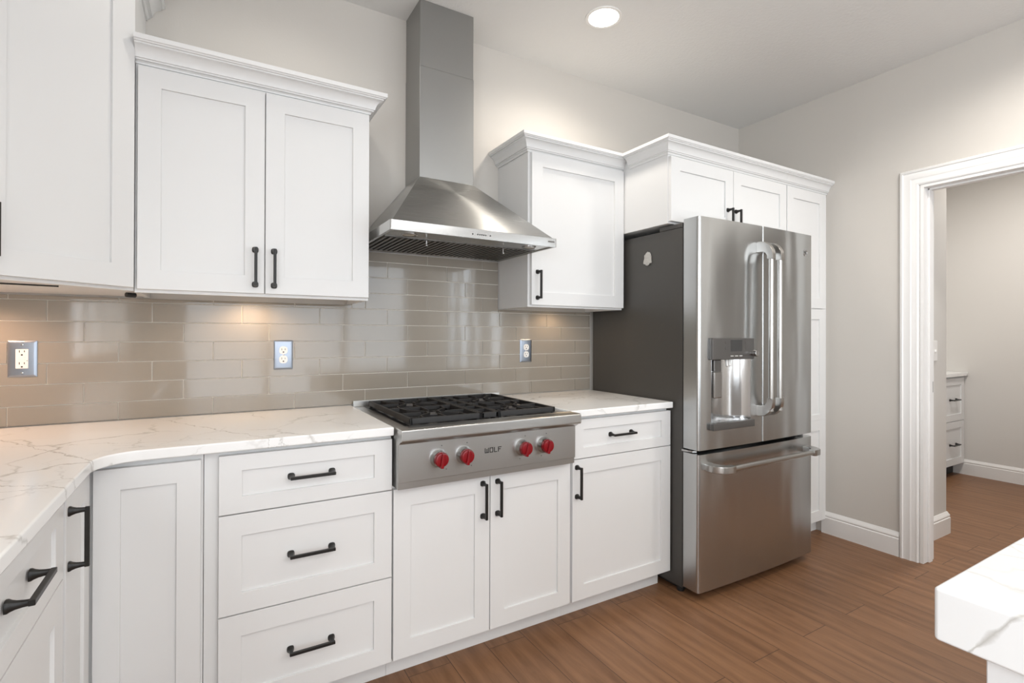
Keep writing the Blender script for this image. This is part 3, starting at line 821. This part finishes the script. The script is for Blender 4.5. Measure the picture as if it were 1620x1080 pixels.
def door_profile(x0, x1, rl, rr_):
    """closed xy outline of a door: left side, rounded corner, bowed front, rounded corner, right side, back"""
    p = [(x0, -.7010)]
    def arc(cx_, cy_, r, a0, a1, n=6): return [(cx_ + r * math.cos(math.radians(a0 + (a1 - a0) * k / n)), cy_ + r * math.sin(math.radians(a0 + (a1 - a0) * k / n))) for k in range(n + 1)]
    p += arc(x0 + rl, yfront(x0 + rl) + rl, rl, 180, 270)
    n = 14
    p += [(x0 + rl + (x1 - x0 - rl - rr_) * k / n, yfront(x0 + rl + (x1 - x0 - rl - rr_) * k / n)) for k in range(1, n)]
    p += arc(x1 - rr_, yfront(x1 - rr_) + rr_, rr_, 270, 360)
    p.append((x1, -.7010))
    return p
dz0, dz1 = .7010, 1.7900
hX0, hX1, hZ0, hZ1 = 2.6860, 2.9720, .8200, 1.1250    # dispenser opening
def skin(b, prof, zs, hole=None):
    bm = bmesh.new(); grid = [[bm.verts.new((x, y, z)) for (x, y) in prof] for z in zs]
    n = len(prof)
    for j in range(len(zs) - 1):
        for i in range(n):
            k = (i + 1) % n
            if hole and k > i:
                xm, zm = (prof[i][0] + prof[k][0]) / 2, (zs[j] + zs[j + 1]) / 2
                if hole[0] < xm < hole[1] and hole[2] < zm < hole[3] and prof[i][1] < -.75: continue
            bm.faces.new((grid[j][i], grid[j][k], grid[j + 1][k], grid[j + 1][i]))
    bm.faces.new(grid[0][::-1]); bm.faces.new(grid[-1])
    bmesh.ops.recalc_face_normals(bm, faces=bm.faces[:])
    b.merge(bm)
pl = door_profile(fx0, fxm - .0020, .016, .006)
# make sure columns fall exactly on the opening
ins = [p for p in pl]
for hx in (hX0, hX1): ins.append((hx, yfront(hx)))
core = [p for p in ins if p[1] < -.7889 and fx0 + .016 <= p[0] <= fxm - .008]
rest_l = [p for p in pl if p not in core and p[0] < 2.8]; rest_r = [p for p in pl if p not in core and p[0] > 2.8]
core = sorted(core, key=lambda q: q[0])
pl = rest_l + core + rest_r
bdoor = B(); skin(bdoor, pl, [dz0, hZ0, hZ1, dz1], (hX0, hX1, hZ0, hZ1))
ld = bdoor.build('door', 'fridge', fr)
brd = B(); skin(brd, door_profile(fxm + .0020, fx1, .006, .016), [dz0, dz1])
rd = brd.build('door', 'fridge', fr)
bfz = B(); skin(bfz, door_profile(fx0, fx1, .016, .016), [.0420, .6815])
fd = bfz.build('freezer_drawer', 'fridge', fr)
B().box(fx0 + .01, fx1 - .01, -.7005, -.6955, .045, 1.785).box(fxm - .0016, fxm + .0016, -.790, -.7000, .703, 1.780).build('gasket_gap_shade', 'blk', fr)  # gasket behind the doors; black strip between them stands in for gap shade
B().box(fx0 + .02, fx1 - .02, -.68, -.06, .012, .030).build('base_grille', 'blk', fr)
for xx in (fx0 + .03, fx1 - .03):
    for yy in (-.66, -.08): B().tube((xx, yy, 0), (xx, yy, .031), .018, n=14).build('foot', 'blk', fr)

# door pulls
def vpull(parent, xc):
    b = B()
    b.lathe((xc, -.868, .865), (0, 0, 1), [(0, .0125), (.78, .0125)], 20)
    def br_(s, zc):
        pr = [(-.795, 0), (-.795, .052), (-.815, .055), (-.842, .048), (-.866, .030), (-.880, .006), (-.884, -.020), (-.884, -.040), (-.853, -.040), (-.853, -.020), (-.842, -.004), (-.822, 0)]
        return [(y, zc + s * z) for y, z in pr]
    b.prism(br_(1, 1.652), 'x', xc - .0135, xc + .0135, .003, 2); b.prism(br_(-1, .888), 'x', xc - .0135, xc + .0135, .003, 2)
    b.build('handle', 'satin', parent)
vpull(ld, fxm - .036); vpull(rd, fxm + .036)
b = B(); zc = .6200
b.lathe((2.715, -.868, zc), (1, 0, 0), [(0, .0130), (.709, .0130)], 20)
for s, xe in ((-1, 2.700), (1, 3.439)):
    pr = [(0, -.785), (.050, -.785), (.052, -.815), (.046, -.842), (.028, -.870), (.004, -.884), (-.030, -.886), (-.048, -.884), (-.048, -.852), (-.020, -.848), (-.004, -.830)]
    b.prism([(xe + s * q, y) for q, y in pr], 'z', zc - .0155, zc + .0155, .003, 2)
b.build('handle', 'steel', fd)

# dispenser
def dy(x, o=0): return yfront(x) - o
rec = B(); bm = bmesh.new(); n = 18; zs = (hZ0, hZ1); lo, hi = [], []
for k in range(n + 1):
    x_ = hX0 + (hX1 - hX0) * k / n; t = (k / n) * 2 - 1
    y_ = yfront(x_) + .072 * math.sqrt(max(0, 1 - t * t))
    lo.append(bm.verts.new((x_, y_, hZ0))); hi.append(bm.verts.new((x_, y_, hZ1)))
for k in range(n): bm.faces.new((lo[k], lo[k + 1], hi[k + 1], hi[k]))
bm.faces.new(lo); bm.faces.new(hi)
rec.merge(bm); rec.build('dispenser_recess', 'chrome', ld)
def curved(b, x0, x1, z0, z1, out, inn, bev=.0025):
    n = 8; p = [(x0 + (x1 - x0) * k / n, dy(x0 + (x1 - x0) * k / n, out)) for k in range(n + 1)]
    p += [(x1, dy(x1, inn)), (x0, dy(x0, inn))]
    b.prism(p, 'z', z0, z1, bev, 2); return b
curved(B(), 2.6760, 2.9790, 1.1210, 1.2230, .016, -.004, .004).build('control_panel', 'panelgrey', ld)
curved(B(), 2.8000, 2.8860, 1.1600, 1.2150, .0168, .010, .001).build('display', 'screen', ld)
for xx in (2.770, 2.915):
    for zz in (1.175, 1.203): B().lathe((xx, dy(xx, .0155), zz), (0, -1, 0), [(0, .0085), (.0015, .008)], 18).build('button', 'panelgrey', ld)
for xx, wd in ((2.800, .022), (2.832, .022), (2.864, .022)): B().box(xx, xx + wd, dy(xx, .0168), dy(xx, .0155), 1.1360, 1.1400).build('panel_print', 'print', ld)
B().lathe((2.9620, dy(2.962, .014), 1.1500), (0, -1, 0), [(0, .012), (.012, .012), (.014, .0165), (.030, .0155), (.032, .012)], 24).build('dial', 'chrome', ld)
tr = B(); curved(tr, 2.6780, 2.9770, .7900, .8240, .022, -.004, .004)
tr.build('drip_tray', 'panelgrey', ld)
gr = B()
for k in range(12): gr.box(2.70 + k * .022, 2.706 + k * .022, dy(2.83, .012), dy(2.83, -.05), .8242, .8262)
gr.build('tray_grille', 'chrome', ld)
lv = B(); lv.box(2.7000, 2.7560, dy(2.72, .006), dy(2.72, -.012), .9400, 1.0640, .004, 2)
lv.build('lever', 'chrome', ld)
B().box(2.7020, 2.7540, dy(2.72, .004), dy(2.72, -.014), 1.0660, 1.1200, .003, 1).build('lever_mount', 'panelgrey', ld)
sp = B(); sp.tube((2.815, dy(2.815, -.018), 1.1210), (2.808, dy(2.815, -.010), 1.0880), .008, .006, 12); sp.tube((2.835, dy(2.815, -.018), 1.1210), (2.828, dy(2.815, -.010), 1.0880), .008, .006, 12)
sp.build('spout', 'white', ld)

# round badge with a curling monogram
bg = B(); bxx, bzz = 3.4600, 1.6880; yb_ = yfront(bxx)
bg.lathe((bxx, yb_ + .001, bzz), (0, -1, 0), [(0, .0175), (.003, .0172), (.0035, .0155), (.0022, .0148), (.0020, .001)], 32)
bdg = bg.build('badge', 'chrome', rd)
sw = B()
for k in range(26):
    t = k / 25 * 2 * math.pi * 1.35; r = .0112 - .0052 * k / 25
    sw.lathe((bxx + r * math.cos(t + 1.0), yb_ - .0008, bzz + r * math.sin(t + 1.0)), (0, -1, 0), [(0, .0014), (.0012, .0011)], 8)
for k in range(10):
    sw.lathe((bxx - .004 + .008 * k / 9, yb_ - .0008, bzz - .001 + .002 * math.sin(k)), (0, -1, 0), [(0, .0012), (.0012, .0010)], 8)
for v in sw.bm.verts: pass
swo = sw.build('badge_monogram', 'slot', rd)

# magnet on the dark side
mg = bmesh.new(); out2 = [(-.438, 1.606), (-.441, 1.622), (-.446, 1.632), (-.445, 1.652), (-.452, 1.656), (-.462, 1.666), (-.474, 1.672), (-.480, 1.664), (-.486, 1.668), (-.494, 1.656), (-.500, 1.640),
        (-.500, 1.622), (-.503, 1.606), (-.497, 1.600), (-.486, 1.606), (-.472, 1.610), (-.455, 1.603), (-.442, 1.599)]
out2 = [(-.471 + (y + .471) * .86, 1.633 + (z - 1.633) * .86) for y, z in out2]
mb = B(); mb.prism(out2, 'x', 2.5975, 2.6032, .0012, 2)
mb.lathe((2.5985, -.472, 1.645), (-1, 0, 0), [(0, .016), (.0015, .013), (.0025, .001)], 14); mb.lathe((2.5985, -.470, 1.615), (-1, 0, 0), [(0, .020), (.001, .015), (.0018, .001)], 14)
tag(mb.build('fridge_magnet', 'pewter'), 'small silver figurine magnet on the dark side of the refrigerator', 'magnet')

# ------------------------------------------------------------------ outlets
def SL(p, b): b.build('slot', 'slot', p)
def outlet(xc, zc, wd, ht, label, duplex=True):
    yw = -.0112
    o = thing('wall_outlet', (xc, yw, zc - ht / 2), label, 'outlet', 'steel outlets on the tile backsplash')
    bm = bmesh.new()
    def rg(dx, dz, y): return [bm.verts.new((xc + sx * (wd / 2 - dx), y, zc + sz * (ht / 2 - dz))) for sx, sz in ((-1, -1), (1, -1), (1, 1), (-1, 1))]
    r_ = [rg(0, 0, yw), rg(0, 0, yw - .0012), rg(.009, .009, yw - .0060)]
    for a, c in zip(r_[:-1], r_[1:]):
        for i in range(4): bm.faces.new((a[i], a[(i + 1) % 4], c[(i + 1) % 4], c[i]))
    bm.faces.new(r_[-1]); bm.faces.new(r_[0][::-1])
    bmesh.ops.recalc_face_normals(bm, faces=bm.faces[:])
    b = B(); b.merge(bm); b.build('cover_plate', 'plate', o)
    yf = yw - .0060
    if duplex:
        for dz in (-.0195, .0195):
            rc_ = B().lathe((xc, yf + .001, zc + dz), (0, -1, 0), [(0, .0168), (.0025, .0165), (.003, .0155)], 32, True, 2.6).build('receptacle', 'white', o)
            SL(rc_, B().box(xc - .0075, xc - .0055, yf - .0024, yf, zc + dz + .000, zc + dz + .0085)); SL(rc_, B().box(xc + .0055, xc + .0075, yf - .0024, yf, zc + dz + .001, zc + dz + .0075))
            SL(rc_, B().lathe((xc, yf, zc + dz - .0075), (0, -1, 0), [(0, .0030), (.0024, .0030)], 12))
        scr = [zc]
    else:
        rc_ = B().box(xc - .0165, xc + .0165, yf - .0030, yf + .001, zc - .0335, zc + .0335, .0012, 2).build('receptacle', 'white', o)
        for zb in (.0015, -.0065): B().box(xc - .008, xc + .008, yf - .0042, yf - .003, zc + zb, zc + zb + .005, .0005, 1).build('button', 'white', rc_)
        for dz in (-.0205, .0205):
            SL(rc_, B().box(xc - .0075, xc - .0055, yf - .0034, yf, zc + dz + .001, zc + dz + .0090)); SL(rc_, B().box(xc + .0055, xc + .0075, yf - .0034, yf, zc + dz + .002, zc + dz + .0085))
            SL(rc_, B().lathe((xc, yf, zc + dz - .0070), (0, -1, 0), [(0, .0028), (.0034, .0028)], 12))
        B().box(xc + .0125, xc + .0145, yf - .0034, yf, zc - .008, zc - .0055).build('indicator', 'slot', rc_)
        scr = [zc - .0485, zc + .0485]
    for z_ in scr: B().lathe((xc, yf + .0005, z_), (0, -1, 0), [(0, .0042), (.0018, .0036), (.0024, .001)], 16).build('screw', 'chrome', o)
outlet(.100, 1.148, .076, .126, 'square-faced outlet with a reset button in a steel plate at the far left', False)
outlet(.926, 1.1475, .074, .124, 'twin round outlet in a steel plate left of the rangetop')
outlet(2.148, 1.1490, .074, .124, 'twin round outlet in a steel plate right of the rangetop')

# ------------------------------------------------------------------ pantry seen through the doorway
sw_ = thing('light_switch', (4.475, -1.001, 1.085), 'white toggle light switch on the short wall beyond the doorway', 'switch')
B().box(4.438, 4.512, -1.0065, -1.0005, 1.085, 1.208, .002, 2).build('cover_plate', 'white', sw_)
B().box(4.470, 4.480, -1.016, -1.0060, 1.138, 1.154, .002, 1).build('toggle', 'white', sw_)
hcab = thing('pantry_drawer_cabinet', (6.0, -.2, 0), 'white drawer cabinet in the pantry seen through the doorway', 'cabinet')
B().box(4.70, 6.4975, -.481, .128, .105, .8835, .001, 1).build('body', 'cab', hcab)
B().box(4.70, 6.4975, -.42, .128, 0, .105).build('toe_kick', 'blk', hcab)
for x0 in (6.00, 5.50):
    x1 = x0 + (.480 if x0 == 6.0 else .495)
    for z0, z1, hz in ((.492, .868, .680), (.108, .488, .288)):
        d = front(hcab, 'drawer', x0, x1, z0, z1, -.4815, st=.06); pull(d, ((x0 + x1) / 2 + .02, -.4935, hz), (0, -1, 0))
tag(B().prism([(4.70, .128), (6.4975, .128), (6.4975, -.522), (4.70, -.522)], 'z', .884, .914, .003, 2).build('countertop', 'quartz'),
    'white quartz countertop on the pantry drawers beyond the doorway', 'countertop')

# ------------------------------------------------------------------ island
isl = thing('island_cabinet', (2.5, -2.6, 0), 'white island base below the thick white counter at lower right', 'island')
ib = B(); ib.box(1.5030, 3.35, -3.06, -2.1260, .10, .8475, .0015, 1); ib.build('body', 'cab', isl)
B().box(1.56, 3.30, -3.0, -2.19, 0, .10).build('toe_kick', 'cab', isl)
def rrect(x0, x1, y0, y1, r, n=5):
    p = []
    for cx_, cy_, a in ((x1 - r, y1 - r, 0), (x0 + r, y1 - r, 90), (x0 + r, y0 + r, 180), (x1 - r, y0 + r, 270)):
        for k in range(n + 1):
            t = math.radians(a + 90 * k / n); p.append((cx_ + r * math.cos(t), cy_ + r * math.sin(t)))
    return p
tag(B().prism(rrect(1.4630, 3.39, -3.10, -2.0860, .006), 'z', .8480, .9150, .004, 3).build('countertop', 'quartz_island_dimmed'),
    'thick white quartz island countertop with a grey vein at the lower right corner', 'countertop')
